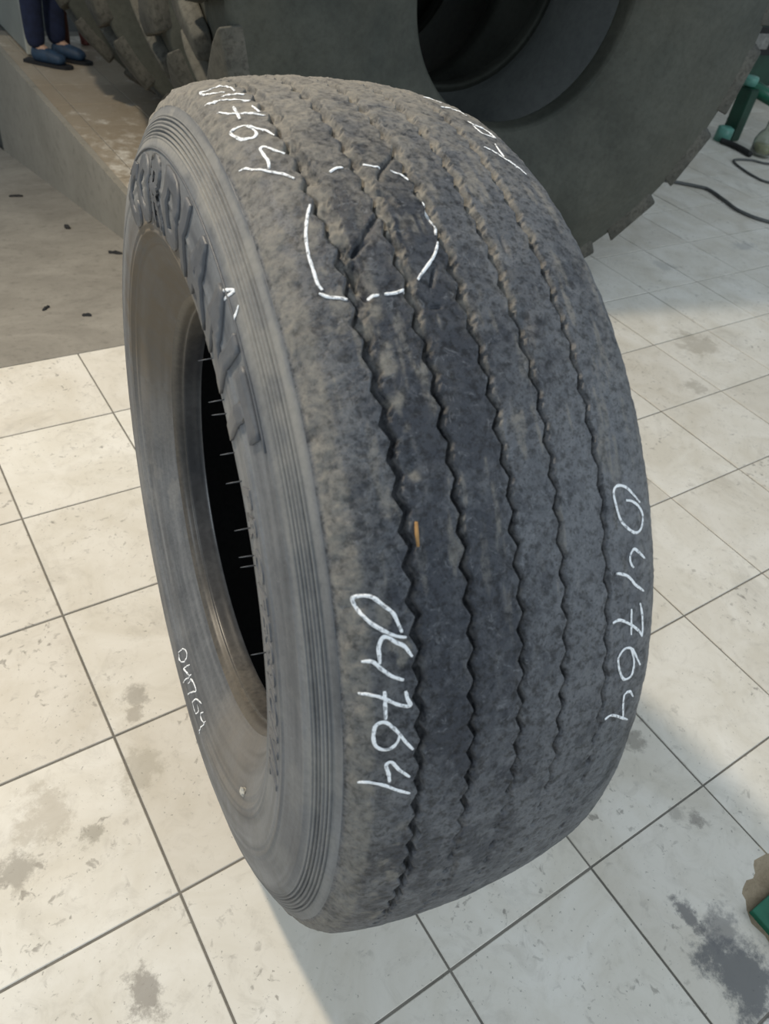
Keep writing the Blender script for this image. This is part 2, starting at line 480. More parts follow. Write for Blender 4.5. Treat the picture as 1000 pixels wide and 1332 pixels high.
M_BEAD = rubber('bead_rubber', (0.026, 0.026, 0.028), (0.075, 0.075, 0.076), (0.185, 0.155, 0.115), patch=8, bmp=0.08, rough=0.32, spec=0.5, spots=0.2, grain=(0.3, 0.75, 0.7, 1.15), dg=0.5)
M_TRAC = rubber('tractor_rubber', (0.020, 0.026, 0.023), (0.066, 0.073, 0.063), (0.100, 0.094, 0.072), attr=False, patch=1.7, fine=60, bias=0.0, bmp=0.25, rough=0.7, spots=0.2, grain=(0.3, 0.7, 0.7, 1.15))
M_TLIN = rubber('tractor_liner', (0.24, 0.262, 0.260), (0.33, 0.35, 0.345), (0.36, 0.37, 0.36), attr=False, patch=2.2, fine=40, bias=-0.1, bmp=0.1, rough=0.6, spots=0.2, grain=(0.3, 0.8, 0.7, 1.1))
M_LUG = rubber('lug_rubber', (0.036, 0.038, 0.034), (0.085, 0.084, 0.073), (0.135, 0.125, 0.10), attr=False, patch=4.0, fine=60, bias=0.1, bmp=0.25, rough=0.7)
M_CHALK = chalk_material()
M_GREEN = plain('green_paint', (0.010, 0.12, 0.070), 0.35, 0.0, 0.25, 20)
M_DGREEN = plain('dark_green_paint', (0.012, 0.055, 0.035), 0.5, 0.0, 0.3, 14)
M_TEAL = plain('pale_teal_plastic', (0.11, 0.30, 0.25), 0.4, 0.0, 0.2, 20)
M_STEEL = plain('dull_steel', (0.32, 0.32, 0.31), 0.45, 0.8, 0.3, 30)
M_CABLE = plain('grey_cable', (0.09, 0.095, 0.095), 0.6, 0.0, 0.2, 30)
M_BLACK = plain('black_rubber_foot', (0.015, 0.015, 0.016), 0.7, 0.0, 0.2, 20)
M_GLASS = plain('clear_jar_glass', (0.80, 0.84, 0.78), 0.08, 0.0, 0.03, 8, 0.0, trans=0.9)
M_OIL = plain('yellow_oil', (0.50, 0.46, 0.20), 0.2, 0.0, 0.1, 8, 0.0)
M_DOOR = plain('grey_door_paint', (0.22, 0.235, 0.22), 0.55, 0.0, 0.12, 5)
M_EDGE = plain('pale_door_edge', (0.42, 0.43, 0.39), 0.5, 0.0, 0.1, 9)
M_NAVY = plain('navy_cloth', (0.010, 0.017, 0.050), 0.9, 0.0, 0.3, 30, 0.3)
M_SHOE = plain('blue_shoe', (0.018, 0.045, 0.090), 0.6, 0.0, 0.3, 40, 0.3)
M_SOLE = plain('dark_sole', (0.012, 0.013, 0.016), 0.8, 0.0, 0.2, 30)
M_SKIN = plain('skin', (0.50, 0.32, 0.23), 0.55, 0.0, 0.08, 20, 0.05)
M_HAIR = plain('dark_hair', (0.03, 0.022, 0.016), 0.7, 0.0, 0.3, 60, 0.4)
M_JACKET = plain('dark_work_jacket', (0.045, 0.05, 0.06), 0.9, 0.0, 0.25, 24, 0.3)
M_WOOD = plain('red_brown_wood', (0.17, 0.070, 0.050), 0.7, 0.0, 0.3, 16)
M_TWIG = plain('ochre_twig', (0.34, 0.19, 0.07), 0.75, 0.0, 0.3, 200)
M_PINK = plain('pink_rag', (0.38, 0.14, 0.13), 0.9, 0.0, 0.25, 30)
M_LEAF = plain('yellow_green_leaf', (0.13, 0.17, 0.035), 0.6, 0.0, 0.4, 9)
M_CHIP = plain('pale_chip', (0.50, 0.48, 0.43), 0.8, 0.0, 0.15, 80)

# ------------------------------------------------------------------ the setting
TS = 0.304
GAP = 0.0019
RAMP_X0, RAMP_X1, RAMP_S = -1.90, 0.80, 0.192


def project(p):
    d = np.array(p) - CAM_LOC
    z = d @ _f
    return 500 + F_PX * (d @ CR) / z, 666 + F_PX * (d @ CD) / z, z


bm = bmesh.new()
Z0 = -0.0018
add_box(bm, -4.0, RAMP_X0 - 0.03, 0.0, 3.45, -0.95, Z0)
add_box(bm, -4.0, 9.0, -5.2, 0.0, -0.30, Z0)
add_box(bm, RAMP_X1 + 0.03, 9.0, 0.0, 3.45, -0.95, Z0)
floor = tag(bm_obj('floor', bm, M_GROUT), 'pale beige square floor tiles with dark grout joints', None, None, 'structure')

L = 4.3
rv = [(RAMP_X0, 0, 0), (RAMP_X1, 0, 0), (RAMP_X1, L, -RAMP_S * L), (RAMP_X0, L, -RAMP_S * L)]
rv += [(x, y, -1.2) for x, y, z in rv]
tag(mesh_obj('ramp', rv, [(0, 1, 2, 3), (7, 6, 5, 4), (0, 4, 5, 1), (1, 5, 6, 2), (2, 6, 7, 3), (3, 7, 4, 0)], M_CONC),
    'rough grey concrete ramp sloping down beside the tiled ledge', None, None, 'structure')
tag(box_obj('wall_ramp_right', RAMP_X1, RAMP_X1 + 0.03, 0.0, 3.45, -0.95, 0.0045, M_CWALL), 'grey concrete side wall of the ramp below the tiled ledge', None, None, 'structure')
tag(box_obj('wall_ramp_left', RAMP_X0 - 0.03, RAMP_X0, 0.0, 3.45, -0.95, 0.0045, M_CWALL), 'grey concrete side wall on the far side of the ramp', None, None, 'structure')
tag(box_obj('wall_back', 1.45, 9.0, 3.45, 3.60, -0.3, 3.2, M_PLASTER), 'dark plaster wall behind the row of tractor tyres', None, None, 'structure')
tag(box_obj('ground_yard', -6, 12, 3.60, 12, -1.3, -0.85, M_ASPH), 'dark ground outside the doorway', None, None, 'structure')
tag(box_obj('threshold', 0.83, 1.45, 3.45, 4.1, -0.95, -0.02, M_ASPH), 'dark threshold slab outside the open door', None, None, 'structure')


def tile_mesh(w, d):
    """a tile with eased edges, its top at z = 0 .. origin in the cell's corner"""
    g, c, t = GAP, 0.0012, 0.0
    x0, x1, y0, y1 = g, w - g, g, d - g
    v = [(x0, y0, -0.008), (x1, y0, -0.008), (x1, y1, -0.008), (x0, y1, -0.008),
         (x0, y0, -c), (x1, y0, -c), (x1, y1, -c), (x0, y1, -c),
         (x0 + c, y0 + c, t), (x1 - c, y0 + c, t), (x1 - c, y1 - c, t), (x0 + c, y1 - c, t)]
    f = [(8, 9, 10, 11)]
    for k in range(4):
        k2 = (k + 1) % 4
        f += [(k, k2, 4 + k2, 4 + k), (4 + k, 4 + k2, 8 + k2, 8 + k)]
    return v, f


tv, tf = tile_mesh(TS, TS)
cells = []
for ix in range(-13, 30):
    for iy in range(-17, 12):
        x, y = ix * TS, iy * TS
        w = TS
        if y > 3.45 - TS or y < -5.1 or x > 8.6:
            continue
        if iy >= 0 and x < RAMP_X1:
            if ix == 2:
                x, w = RAMP_X1 + 0.03, 3 * TS - RAMP_X1 - 0.03
            elif x + TS > RAMP_X0 - 0.03:
                continue
        if (ix, iy) in ((2, -7), (3, -7)):
            continue
        u, v, z = project((x + w / 2, y + TS / 2, 0))
        score = 0.0
        if z > 0.1 and -140 < u < 1140 and -60 < v < 1480:
            # true on-screen area of the cell
            q = [project((x + a, y + b, 0))[:2] for a, b in ((0, 0), (w, 0), (w, TS), (0, TS))]
            score = abs(sum(q[i][0] * q[(i + 1) % 4][1] - q[(i + 1) % 4][0] * q[i][1] for i in range(4)))
            if v > 440 and u > 0 and 200 < u < 800 and 300 < v < 1100:
                score *= 0.3
        cells.append((score, x, y, w))
cells.sort(key=lambda c: -c[0])
rng = random.Random(4)
full = bpy.data.meshes.new('tile')
full.from_pydata(tv, [], tf)
full.materials.append(M_TILE)
ev, ef = tile_mesh(3 * TS - RAMP_X1 - 0.03, TS)
edge = bpy.data.meshes.new('tile')
edge.from_pydata(ev, [], ef)
edge.materials.append(M_TILE)
for s, x, y, w in cells[:290]:
    o = link(bpy.data.objects.new('tile', full if w == TS else edge), floor)
    o.location = (x, y, rng.uniform(-0.0006, 0.0002))
    o.rotation_euler = (rng.uniform(-.0016, .0016), rng.uniform(-.0016, .0016), 0)
V, F = [], []
for s, x, y, w in cells[290:]:
    vv, ff = tile_mesh(w, TS)
    b = len(V)
    V += [(a + x, c + y, e) for a, c, e in vv]
    F += [tuple(i + b for i in f) for f in ff]
tag(mesh_obj('tile', V, F, M_TILE, floor), 'floor tiles further away and outside the picture', None, None, 'stuff')
# the two broken tiles by the green plate
for poly in ([(0.6099, -2.126), (0.784, -2.126), (0.781, -2.09), (0.790, -2.055), (0.786, -2.03), (0.797, -2.012), (0.809, -2.001),
              (0.812, -1.991), (0.821, -1.986), (0.838, -1.981), (0.852, -1.985), (0.863, -1.981), (0.872, -1.971), (0.881, -1.966), (0.9101, -1.970), (0.9101, -1.826), (0.6099, -1.826)],
             [(0.9139, -1.972), (0.95, -1.977), (0.985, -1.99), (1.06, -2.02), (1.10, -2.06), (1.12, -2.126), (1.2141, -2.126), (1.2141, -1.826), (0.9139, -1.826)]):
    bm = bmesh.new()
    f = bm.faces.new([bm.verts.new((x, y, 0)) for x, y in poly])
    r = bmesh.ops.extrude_face_region(bm, geom=[f])
    bmesh.ops.translate(bm, vec=(0, 0, -0.008), verts=[e for e in r['geom'] if isinstance(e, bmesh.types.BMVert)])
    bmesh.ops.recalc_face_normals(bm, faces=bm.faces[:])
    bm_obj('tile', bm, M_TILE, floor)['label'] = 'floor tile with a broken jagged corner'
# the crumbled bed under them
gx, gy = np.meshgrid(np.linspace(0.77, 1.13, 60), np.linspace(-2.14, -1.955, 34), indexing='ij')
V = np.stack([gx, gy, -0.0021 + 0.0024 * fbm(gx * 60, gy * 60, 5)], -1)
grid_obj('crumbled_screed', V, M_SCREED, floor, wrap=False)['label'] = 'brown crumbled bed under the broken tiles'


# ------------------------------------------------------------------ the worn truck tyre
TY_A = Vector((-0.98579019, 0.16526704, 0.03007489))     # axle, towards the visible sidewall
TY_U = Vector((-0.16534183, -0.98623632, 0.0))           # towards the photographer
TY_V = TY_A.cross(TY_U)
TY_C = Vector((0.30555403, -1.30583259, 0.52663771))
OV = 0.9830                                               # slightly squashed under its own weight
H0 = TY_C.z / TY_V.z
tyre = empty('truck_tyre', TY_C - H0 * TY_V)
tyre.rotation_mode = 'QUATERNION'
tyre.rotation_quaternion = Matrix((TY_A, TY_U, TY_V)).transposed().to_quaternion()
tag(tyre, 'large worn grey truck tyre standing on the tiles, chalked with 04764', 'tyre')

PN = np.array([(0, .536), (.054, .5343), (.0945, .5297), (.115, .526), (.135, .5212), (.147, .5125), (.156, .499), (.175, .461),
               (.183, .418), (.180, .375), (.162, .332), (.133, .295)])
PK = np.r_[0, np.cumsum(np.hypot(*np.diff(PN, axis=0).T))]
_tt = np.linspace(0, PK[-1], 1200)
_ps, _pr = np.interp(_tt, PK, PN[:, 0]), np.interp(_tt, PK, PN[:, 1])
_k = np.hanning(61)
_k /= _k.sum()


def _sm(a, odd):
    left = (-a[1:31][::-1] if odd else a[1:31][::-1])
    right = 2 * a[-1] - a[-31:-1][::-1]
    return np.convolve(np.r_[left, a, right], _k, 'valid')


_ps, _pr = _sm(_ps, True), _sm(_pr, False)
_ns, _nr = -np.gradient(_pr, _tt), np.gradient(_ps, _tt)
_nl = np.hypot(_ns, _nr)
_ns, _nr = _ns / _nl, _nr / _nl


def surf(theta, t, h=0.0):
    """tyre-local point at turn theta (degrees), section distance t (m), h above the casing"""
    theta, t = np.broadcast_arrays(np.asarray(theta, float), np.asarray(t, float))
    at, sg = np.abs(t), np.where(t < 0, -1.0, 1.0)
    s = (np.interp(at, _tt, _ps) + h * np.interp(at, _tt, _ns)) * sg
    r = np.interp(at, _tt, _pr) + h * np.interp(at, _tt, _nr)
    w = np.radians(theta)
    return np.stack([s, r * np.cos(w), OV * r * np.sin(w) + H0], -1)


RT = 0.53
PER = 360 / 124
GROOVES = [(.1015, .0046, 0.0030, 0.00, 2, -10), (.0570, .0031, 0.0031, 0.30, 16, 3), (.0118, .0027, 0.0030, 0.55, 22, 9),
           (-.0312, .0025, 0.0029, 0.15, 22, 9), (-.0785, .0023, 0.0026, 0.70, 29, 16)]


def seg_dist(x, y, P):
    d = np.full(np.shape(x), 9.0)
    for (x0, y0), (x1, y1) in zip(P[:-1], P[1:]):
        dx, dy = x1 - x0, y1 - y0
        k = np.clip(((x - x0) * dx + (y - y0) * dy) / (dx * dx + dy * dy), 0, 1)
        d = np.minimum(d, np.hypot(x - x0 - k * dx, y - y0 - k * dy))
    return d


def tread(theta, t):
    """relief and dirt of the tread: returns height, dust, worn"""
    theta, t = np.broadcast_arrays(np.asarray(theta, float), np.asarray(t, float))
    x = np.radians(theta) * RT
    n_big = fbm(x * 14, t * 22, 3, 3)
    n_mid = fbm(x * 70, t * 70, 7, 4)
    n_fine = fbm(x * 300, t * 300, 11, 3)
    n_str = fbm(x * 22, t * 120, 13, 4)
    top = sst(72, 94, theta + 22 * (n_big - .5) + 10 * (n_mid - .5))
    h = 0.0016 * (n_big - .5) + (0.0009 + 0.0020 * top) * (n_mid - .5) + (0.0008 + 0.0012 * top) * (n_fine - .5)
    # torn shoulder edge and rounded ribs
    for sgn in (1, -1):
        e = sst(.130, .146, t * sgn) * (1 - sst(.158, .166, t * sgn))
        h += e * (0.0042 if sgn > 0 else 0.0012) * (n_mid - .55)
    groove = np.zeros_like(t)
    dust = np.zeros_like(t)
    fill_all = sst(46, 74, theta + 14 * (n_mid - .5))
    for tk, w, amp, ph, c1, c0 in GROOVES:
        p = (theta / PER + ph) % 1.0
        zig = 1 - 4 * np.abs(p - .5)
        c = tk + amp * zig + 0.0016 * (fbm(x * 45, x * 0 + tk * 90, 21, 2) - .5) * 2
        dx = t - c
        fill = fill_all
        half = w / 2 * (1 + 1.15 * fill * (0.3 + 1.2 * n_mid)) * (0.85 + 0.3 * n_mid)
        saw = ((theta / PER + ph + .25) % 1.0)
        bev = (0.0008 + 0.0034 * saw) * (1 + .35 * fill)
        g = np.where(dx > 0, 1 - sst(half, half + 0.0009 + .0012 * fill, dx), 1 - sst(half, half + bev, -dx))
        open_ = sst(c0, c1, theta + 6 * (n_big - .5))
        dots = np.exp(-((p - .5) / .13) ** 2)
        g = g * (open_ + (1 - open_) * dots)
        depth = 0.0098 - 0.0042 * fill * (0.5 + n_mid)
        slit = (1 - sst(.0006, .0017, np.abs(dx - half * .72))) * fill * sst(.36, .50, n_str * .5 + n_mid * .5)
        groove = np.maximum(groove, g * depth + .0050 * slit * g)
        near = np.exp(-(dx / 0.0085) ** 2)
        dust = np.maximum(dust, sst(.04, .25, g) * (1 - .8 * sst(.75, .98, g) * (1 - fill)) * (0.20 + 0.36 * fill) + 0.35 * near * fill * sst(.45, .6, n_mid))
        # crumbled clods of dirt lying in the groove
        h += g * fill * 0.0035 * (n_mid - .45)
    h -= groove
    # cracks, gouges and the bulge inside the chalk ring
    h += 0.0045 * np.exp(-((x - np.radians(68) * RT) / .055) ** 2 - ((t - .062) / .04) ** 2)
    for i, P in enumerate(CRACKS):
        d = seg_dist(x, t, [(math.radians(a) * RT, b / 1000) for a, b in P])
        wd, dp = ((.0030, .009) if i == 2 else (.0017, .0045))
        h -= dp * np.exp(-(d / wd) ** 2)
    for a, b, ra, rb, dp in ((58.5, -.040, .012, .008, .0045), (66.5, -.047, .010, .002, .004), (69, .075, .016, .007, .003),
                             (67.5, .047, .010, .005, .004), (39.5, .088, .012, .006, .002), (9, .02, .03, .012, .002),
                             (3, .05, .028, .003, .003), (4, -.005, .026, .0025, .003), (47, .090, .010, .009, .003)):
        h -= dp * np.exp(-((x - math.radians(a) * RT) / ra) ** 2 - ((t - b) / rb) ** 2) * (.5 + n_mid)
    # small pits
    pit = vnoise(x * 420, t * 420, 31)
    h -= 0.0009 * sst(.93, .99, pit)
    dust = np.maximum(dust, top * (0.60 + 0.35 * n_mid))
    dust = np.maximum(dust, sst(.135, .143, t + .012 * (n_mid - .5)) * (1 - sst(.161, .166, t)) * (0.36 + .5 * n_mid))
    dust = np.maximum(dust, 0.40 * sst(.60, .72, n_str) * sst(20, 50, theta))
    dust = np.maximum(dust, .12 * sst(.11, .13, np.abs(t)))
    # dried mud beside the first groove and on the near shoulder rib
    mud = sst(.46, .62, n_mid * .6 + n_big * .4)
    dust = np.maximum(dust, .85 * mud * sst(.080, .088, t) * (1 - sst(.099, .103, t)) * sst(42, 47, theta) * (1 - sst(60, 66, theta)))
    dust = np.maximum(dust, .55 * sst(.54, .64, n_mid) * sst(.50, .60, n_big) * sst(.104, .108, t) * (1 - sst(.128, .134, t)))
    # dark, freshly rubbed middle ribs; paler scuffed ribs on the far shoulder
    dark = sst(.010, .018, t) * (1 - sst(.094, .104, t)) * (1 - sst(74, 92, theta)) * sst(8, 26, theta)
    worn = 0.34 - 0.52 * dark + 0.22 * sst(.0, -.06, t) * (1 - dark) + 0.25 * (n_str - .5)
    worn = worn - .22 * sst(.104, .112, t) * (1 - sst(.125, .135, t)) * sst(.45, .6, n_big)
    low = (1 - sst(14, 30, theta))
    worn = worn + .20 * low - .60 * low * sst(.52, .57, fbm(x * 34, t * 50, 71, 4)) - .35 * sst(.56, .62, fbm(x * 55, t * 75, 73, 4))
    return h, np.clip(dust, 0, 1), worn


def side(theta, t):
    """relief and dirt of a sidewall"""
    theta, t = np.broadcast_arrays(np.asarray(theta, float), np.asarray(t, float))
    x = np.radians(theta) * .44
    n_mid = fbm(x * 30, t * 40, 41, 4)
    n_big = fbm(x * 7, t * 9, 43, 3)
    n_ring = fbm(x * 5, t * 140, 47, 4)
    h = 0.0010 * (n_big - .5) + 0.0003 * (n_mid - .5)
    h += 0.0016 * np.exp(-((t - .1650) / .0011) ** 2)
    ser = sst(.1760, .1768, t) * (1 - sst(.2010, .2018, t))
    ph = ((t - .1768) / .0042) % 1.0
    h += ser * (0.0034 * (sst(.26, .42, ph) - sst(.92, 1.0, ph)) - 0.0024)
    for a, wd, hh in ((.2100, .0010, .0008), (.2480, .0014, .0014), (.2535, .0010, -.0010), (.2925, .0012, .0014), (.3010, .002, .0018), (.3080, .0012, -.0014), (.3150, .0016, .0014)):
        h += hh * np.exp(-((t - a) / wd) ** 2)
    th_ = (theta + 360) % 360
    up = sst(70, 112, th_) * (1 - sst(150, 190, th_))
    dust = 0.04 + 0.34 * sst(.45, .62, n_mid) * sst(.4, .6, n_big)
    dust = dust + 0.55 * sst(.166, .172, t) * (1 - sst(.203, .212, t)) * (0.35 + n_ring) * (0.45 + .55 * sst(20, 60, theta))
    brown = np.maximum(sst(58, 92, th_) * (1 - sst(165, 215, th_)), .6 * sst(276, 300, th_) * (1 - sst(318, 352, th_)))
    dust = np.maximum(dust, sst(.270, .300, t + .03 * (n_mid - .5)) * (0.12 + (0.50 + 0.5 * n_mid) * brown))
    dust = np.maximum(dust, sst(.262, .290, t) * (1 - sst(.294, .300, t)) * sst(-20, 0, theta) * (1 - sst(70, 90, theta)) * (.35 + .5 * n_mid))
    dust = np.maximum(dust, up * (0.25 + 0.45 * n_mid))
    worn = 0.18 + 1.7 * (n_ring - .5) + 0.9 * (n_big - .5)
    side.brown = np.clip(brown * sst(.255, .285, t + .03 * (n_mid - .5)), 0, 1)
    return h, np.clip(dust, 0, 1), worn


# tread: fine where it can be seen, coarser round the back
th_f = np.r_[np.arange(-42, 136, 0.16), np.arange(136, 318, 1.0)]
tl = [-.166]
while tl[-1] < .166:
    d = min(abs(tl[-1] + .0008 - g[0] + .0015) for g in GROOVES)
    tl.append(tl[-1] + (.00085 if d < .0105 else .0019))
tl[-1] = .166
TT, HH = np.meshgrid(np.array(tl), th_f, indexing='ij')
h, du, wo = tread(HH, TT)
grid_obj('tread', surf(HH, TT, h), M_TREAD, tyre, attrs={'dust': du, 'worn': wo}, flip=True)
t_left = np.r_[np.arange(.166, .2055, .00055), np.arange(.2055, PK[-1], .0018), PK[-1]]
th_s = np.arange(0, 360, .5)
TT, HH = np.meshgrid(t_left, (th_s + 180) % 360 - 180, indexing='ij')
h, du, wo = side(HH, TT)
br = side.brown
h = np.where(TT <= .1661, tread(HH, TT * 0 + .166)[0], h)
grid_obj('sidewall', surf(HH, TT, h), M_SIDE, tyre, attrs={'dust': du, 'worn': wo, 'brown': br}, flip=True)
t_r = -np.r_[np.arange(.166, .2055, .003), np.linspace(.208, PK[-1], 26)]
TT, HH = np.meshgrid(t_r, (np.arange(0, 360, 1.5) + 180) % 360 - 180, indexing='ij')
h, du, wo = side(HH, -TT)
h = np.where(TT >= -.1661, tread(HH, TT * 0 - .166)[0], h * .5)
grid_obj('sidewall', surf(HH, TT, h), M_SIDE, tyre, attrs={'dust': du, 'worn': wo})


def ring_mesh(name, prof, mat, parent, n=240, flip=False, dustf=None, ov=OV, h0=H0):
    P = np.array(prof)
    w = np.linspace(0, 2 * math.pi, n, endpoint=False)
    V = np.stack([np.repeat(P[:, :1], n, 1), P[:, 1:] * np.cos(w), ov * P[:, 1:] * np.sin(w) + h0], -1)
    at = None
    if dustf is not None:
        a, b = np.meshgrid(np.arange(len(P)), np.degrees(w), indexing='ij')
        at = {'dust': dustf(a / (len(P) - 1), b), 'worn': np.full(a.shape, .1)}
    return grid_obj(name, V, mat, parent, flip=flip, attrs=at)


def smooth_prof(p, n=6):
    return smooth_path(p, n)


_e = (float(np.interp(PK[-1], _tt, _ps)), float(np.interp(PK[-1], _tt, _pr)))
for sg in (1, -1):
    pr = smooth_prof([_e, (.127, .2885), (.118, .2862), (.1165, .2835), (.104, .2828), (.094, .2820), (.088, .2850), (.090, .296)], 5)
    pr = [(s * sg, r) for s, r in pr]
    ring_mesh('bead', pr, M_BEAD, tyre, flip=sg > 0,
              dustf=lambda k, d: np.clip((.22 - .5 * k) + .80 * np.exp(-(((d - 112 + 180) % 360 - 180) / 34) ** 2) + .3 * np.exp(-(((d + 68 + 180) % 360 - 180) / 22) ** 2), 0, .95))
liner = smooth_prof([(.090, .296), (.108, .325), (.142, .370), (.160, .415), (.154, .460), (.136, .490), (.100, .510), (.05, .518), (0, .520)], 5)
liner = np.vstack([liner, (liner[:-1] * [-1, 1])[::-1]])
ring_mesh('inner_liner', liner, M_LINER, tyre, flip=True)


# moulded lettering on the sidewall
def letters(text, th0, th1, t_in, t_out, shear, hgt, name, widths=None):
    cu = bpy.data.curves.new('tmp', 'FONT')
    cu.size = 1.0
    cu.offset = 0.045
    cu.resolution_u = 4
    adv = []
    for ch in text:
        cu.body = ch
        o = bpy.data.objects.new('tmp', cu)
        COL.objects.link(o)
        bpy.context.view_layer.update()
        me = bpy.data.meshes.new_from_object(o.evaluated_get(bpy.context.evaluated_depsgraph_get()))
        COL.objects.unlink(o)
        bpy.data.objects.remove(o)
        v = np.array([x.co[:] for x in me.vertices])
        adv.append((me, v[:, 0].min(), v[:, 0].max(), max(v[:, 1].max(), .7)))
    gap = 0.14
    total = sum(b - a for _, a, b, _ in adv) + gap * (len(text) - 1)
    x0 = 0.0
    for ch, (me, a, b, hh) in zip(text, adv):
        bm = bmesh.new()
        bm.from_mesh(me)
        for k in range(1, 9):
            bmesh.ops.bisect_plane(bm, geom=bm.verts[:] + bm.edges[:] + bm.faces[:], plane_co=(a + (b - a) * k / 9, 0, 0), plane_no=(1, 0, 0))
            bmesh.ops.bisect_plane(bm, geom=bm.verts[:] + bm.edges[:] + bm.faces[:], plane_co=(0, hh * k / 9, 0), plane_no=(0, 1, 0))
        bmesh.ops.triangulate(bm, faces=bm.faces[:])
        ext = bmesh.ops.extrude_face_region(bm, geom=bm.faces[:])
        base = {e for e in ext['geom'] if isinstance(e, bmesh.types.BMVert)}
        for vv in bm.verts:
            x = (x0 + vv.co.x - a + shear * vv.co.y) / (total + shear)
            y = vv.co.y / hh
            tt = t_in + (t_out - t_in) * y
            th = th0 + (th1 - th0) * x
            hz = float(side(th, tt)[0]) + (hgt if vv not in base else -0.002)
            inset = 0.0
            vv.co = Vector(surf(th, tt, hz).tolist())
        bmesh.ops.recalc_face_normals(bm, faces=bm.faces[:])
        bm_obj(name, bm, M_LETTER, tyre)
        bpy.data.meshes.remove(me)
        x0 += b - a + gap


letters('CORDIANT', 128, 52.5, .2860, .2165, 0.0, .0030, 'raised_letter')
letters('PROFESSIONAL', 49, 3, .2865, .2580, 0.22, .0013, 'raised_letter')
# a thin raised line framing the name
tube_obj('raised_line', [surf(a, .2125, .0006) for a in np.arange(51, 132, 1.5)], .0012, M_LETTER, tyre, 6)
for a, b in ((68.0, .293), (61.3, .291), (59.3, .292), (53.8, .293), (49.8, .291), (43.5, .290), (39.8, .290), (38.5, .289), (26.0, .290)):
    p0, p1 = surf(a, b, 0.0), surf(a, b, .011)
    p1 = p1 + np.array([.003, 0, .001 * math.sin(a)])
    tube_obj('vent_hair', [p0, (p0 + p1) / 2, p1], [.0007, .0006, .0003], M_SIDE, tyre, 5)


# chalk marks: thin, slightly proud ribbons of chalk that follow the rubber
def ribbon(path, width, relief):
    P = np.array(path, float)
    P[:, 1] /= 1000.0
    Q = smooth_path(P, 7)
    x = np.stack([np.radians(Q[:, 0]) * (.53 if relief is tread else .44), Q[:, 1]], 1)
    d = np.gradient(x, axis=0)
    d /= np.linalg.norm(d, axis=1)[:, None] + 1e-9
    nrm = np.stack([-d[:, 1], d[:, 0]], 1)
    n = len(x)
    k = np.linspace(0, 1, n)
    w = width * (0.62 + 0.38 * np.sqrt(np.clip(np.minimum(k, 1 - k) * 6, 0, 1))) * (0.82 + 0.36 * vnoise(x[:, 0] * 300, x[:, 1] * 300, 9))
    rows = []
    for o_, hh in ((-.5, .00015), (-.25, .00055), (0, .0007), (.25, .00055), (.5, .00015)):
        y = x + nrm * (o_ * w)[:, None]
        th = np.degrees(y[:, 0] / (.53 if relief is tread else .44))
        rh = relief(th, y[:, 1])[0]
        rh = np.maximum(rh, -0.004)
        rows.append(surf(th, y[:, 1], rh + hh + .0003))
    return np.array(rows)


def chalk(name, strokes, width, relief, label):
    V, F = [], []
    for st in strokes:
        R_ = ribbon(st, width, relief)
        b = len(V)
        V += R_.reshape(-1, 3).tolist()
        F += [tuple(i + b for i in f) for f in grid_faces(R_.shape[0], R_.shape[1], False)]
    o = mesh_obj(name, V, F, M_CHALK, tyre, smooth=True)
    o['label'] = label


for key, width, relief, where in (('near', .0031, tread, 'on the near shoulder rib'), ('right', .0026, tread, 'on the far shoulder rib'),
                                  ('topleft', .0028, tread, 'on top of the near shoulder'), ('topright', .0026, tread, 'on top of the far shoulder'),
                                  ('side', .0030, side, 'low on the sidewall')):
    for ch, g in zip('04764', CHALK[key]):
        chalk('chalk_digit', g, width, relief, 'white chalk digit %s %s' % (ch, where))
for st in CHALK['ring'][0]:
    chalk('chalk_stroke', [st], .0026, tread, 'white chalk stroke of the broken ring around the damaged tread')
for st in CHALK['check']:
    chalk('chalk_tick', st, 0.0026, side, 'white chalk tick on the sidewall')

# bits caught on the tyre
MW = Matrix.Translation(tyre.location) @ tyre.rotation_quaternion.to_matrix().to_4x4()
p0, p1 = surf(42.6, .0925, .0004), surf(40.6, .0942, .0022)
q = [MW @ Vector(p0.tolist()), MW @ Vector(((p0 + p1) / 2 + [0.0004, 0, 0.0006]).tolist()), MW @ Vector(p1.tolist())]
tag(tube_obj('twig', q, [.0013, .0016, .0011], M_TWIG, None, 7), 'short ochre twig stuck in the tread groove', 'twig')

bm = bmesh.new()
bmesh.ops.create_icosphere(bm, subdivisions=2, radius=1.0)
r_ = random.Random(3)
base = MW @ Vector(surf(-33.5, .318, .002).tolist())
for v_ in bm.verts:
    k = r_.uniform(.75, 1.15)
    v_.co = base + Vector((v_.co.x * .004 * k, v_.co.y * .006 * k, v_.co.z * .009 * k))
tag(bm_obj('chip', bm, M_CHIP, None), 'small pale chip stuck low on the truck tyre sidewall', 'chip')


# ------------------------------------------------------------------ tractor tyres behind
def frame_for(az):
    a = Vector((math.cos(az), math.sin(az), 0))
    u = Vector((-math.sin(az), math.cos(az), 0))
    v = a.cross(u)
    if v.z < 0:
        u = -u
        v = a.cross(u)
    return Matrix((a, u, v)).transposed().to_quaternion()


AZ = -1.740994


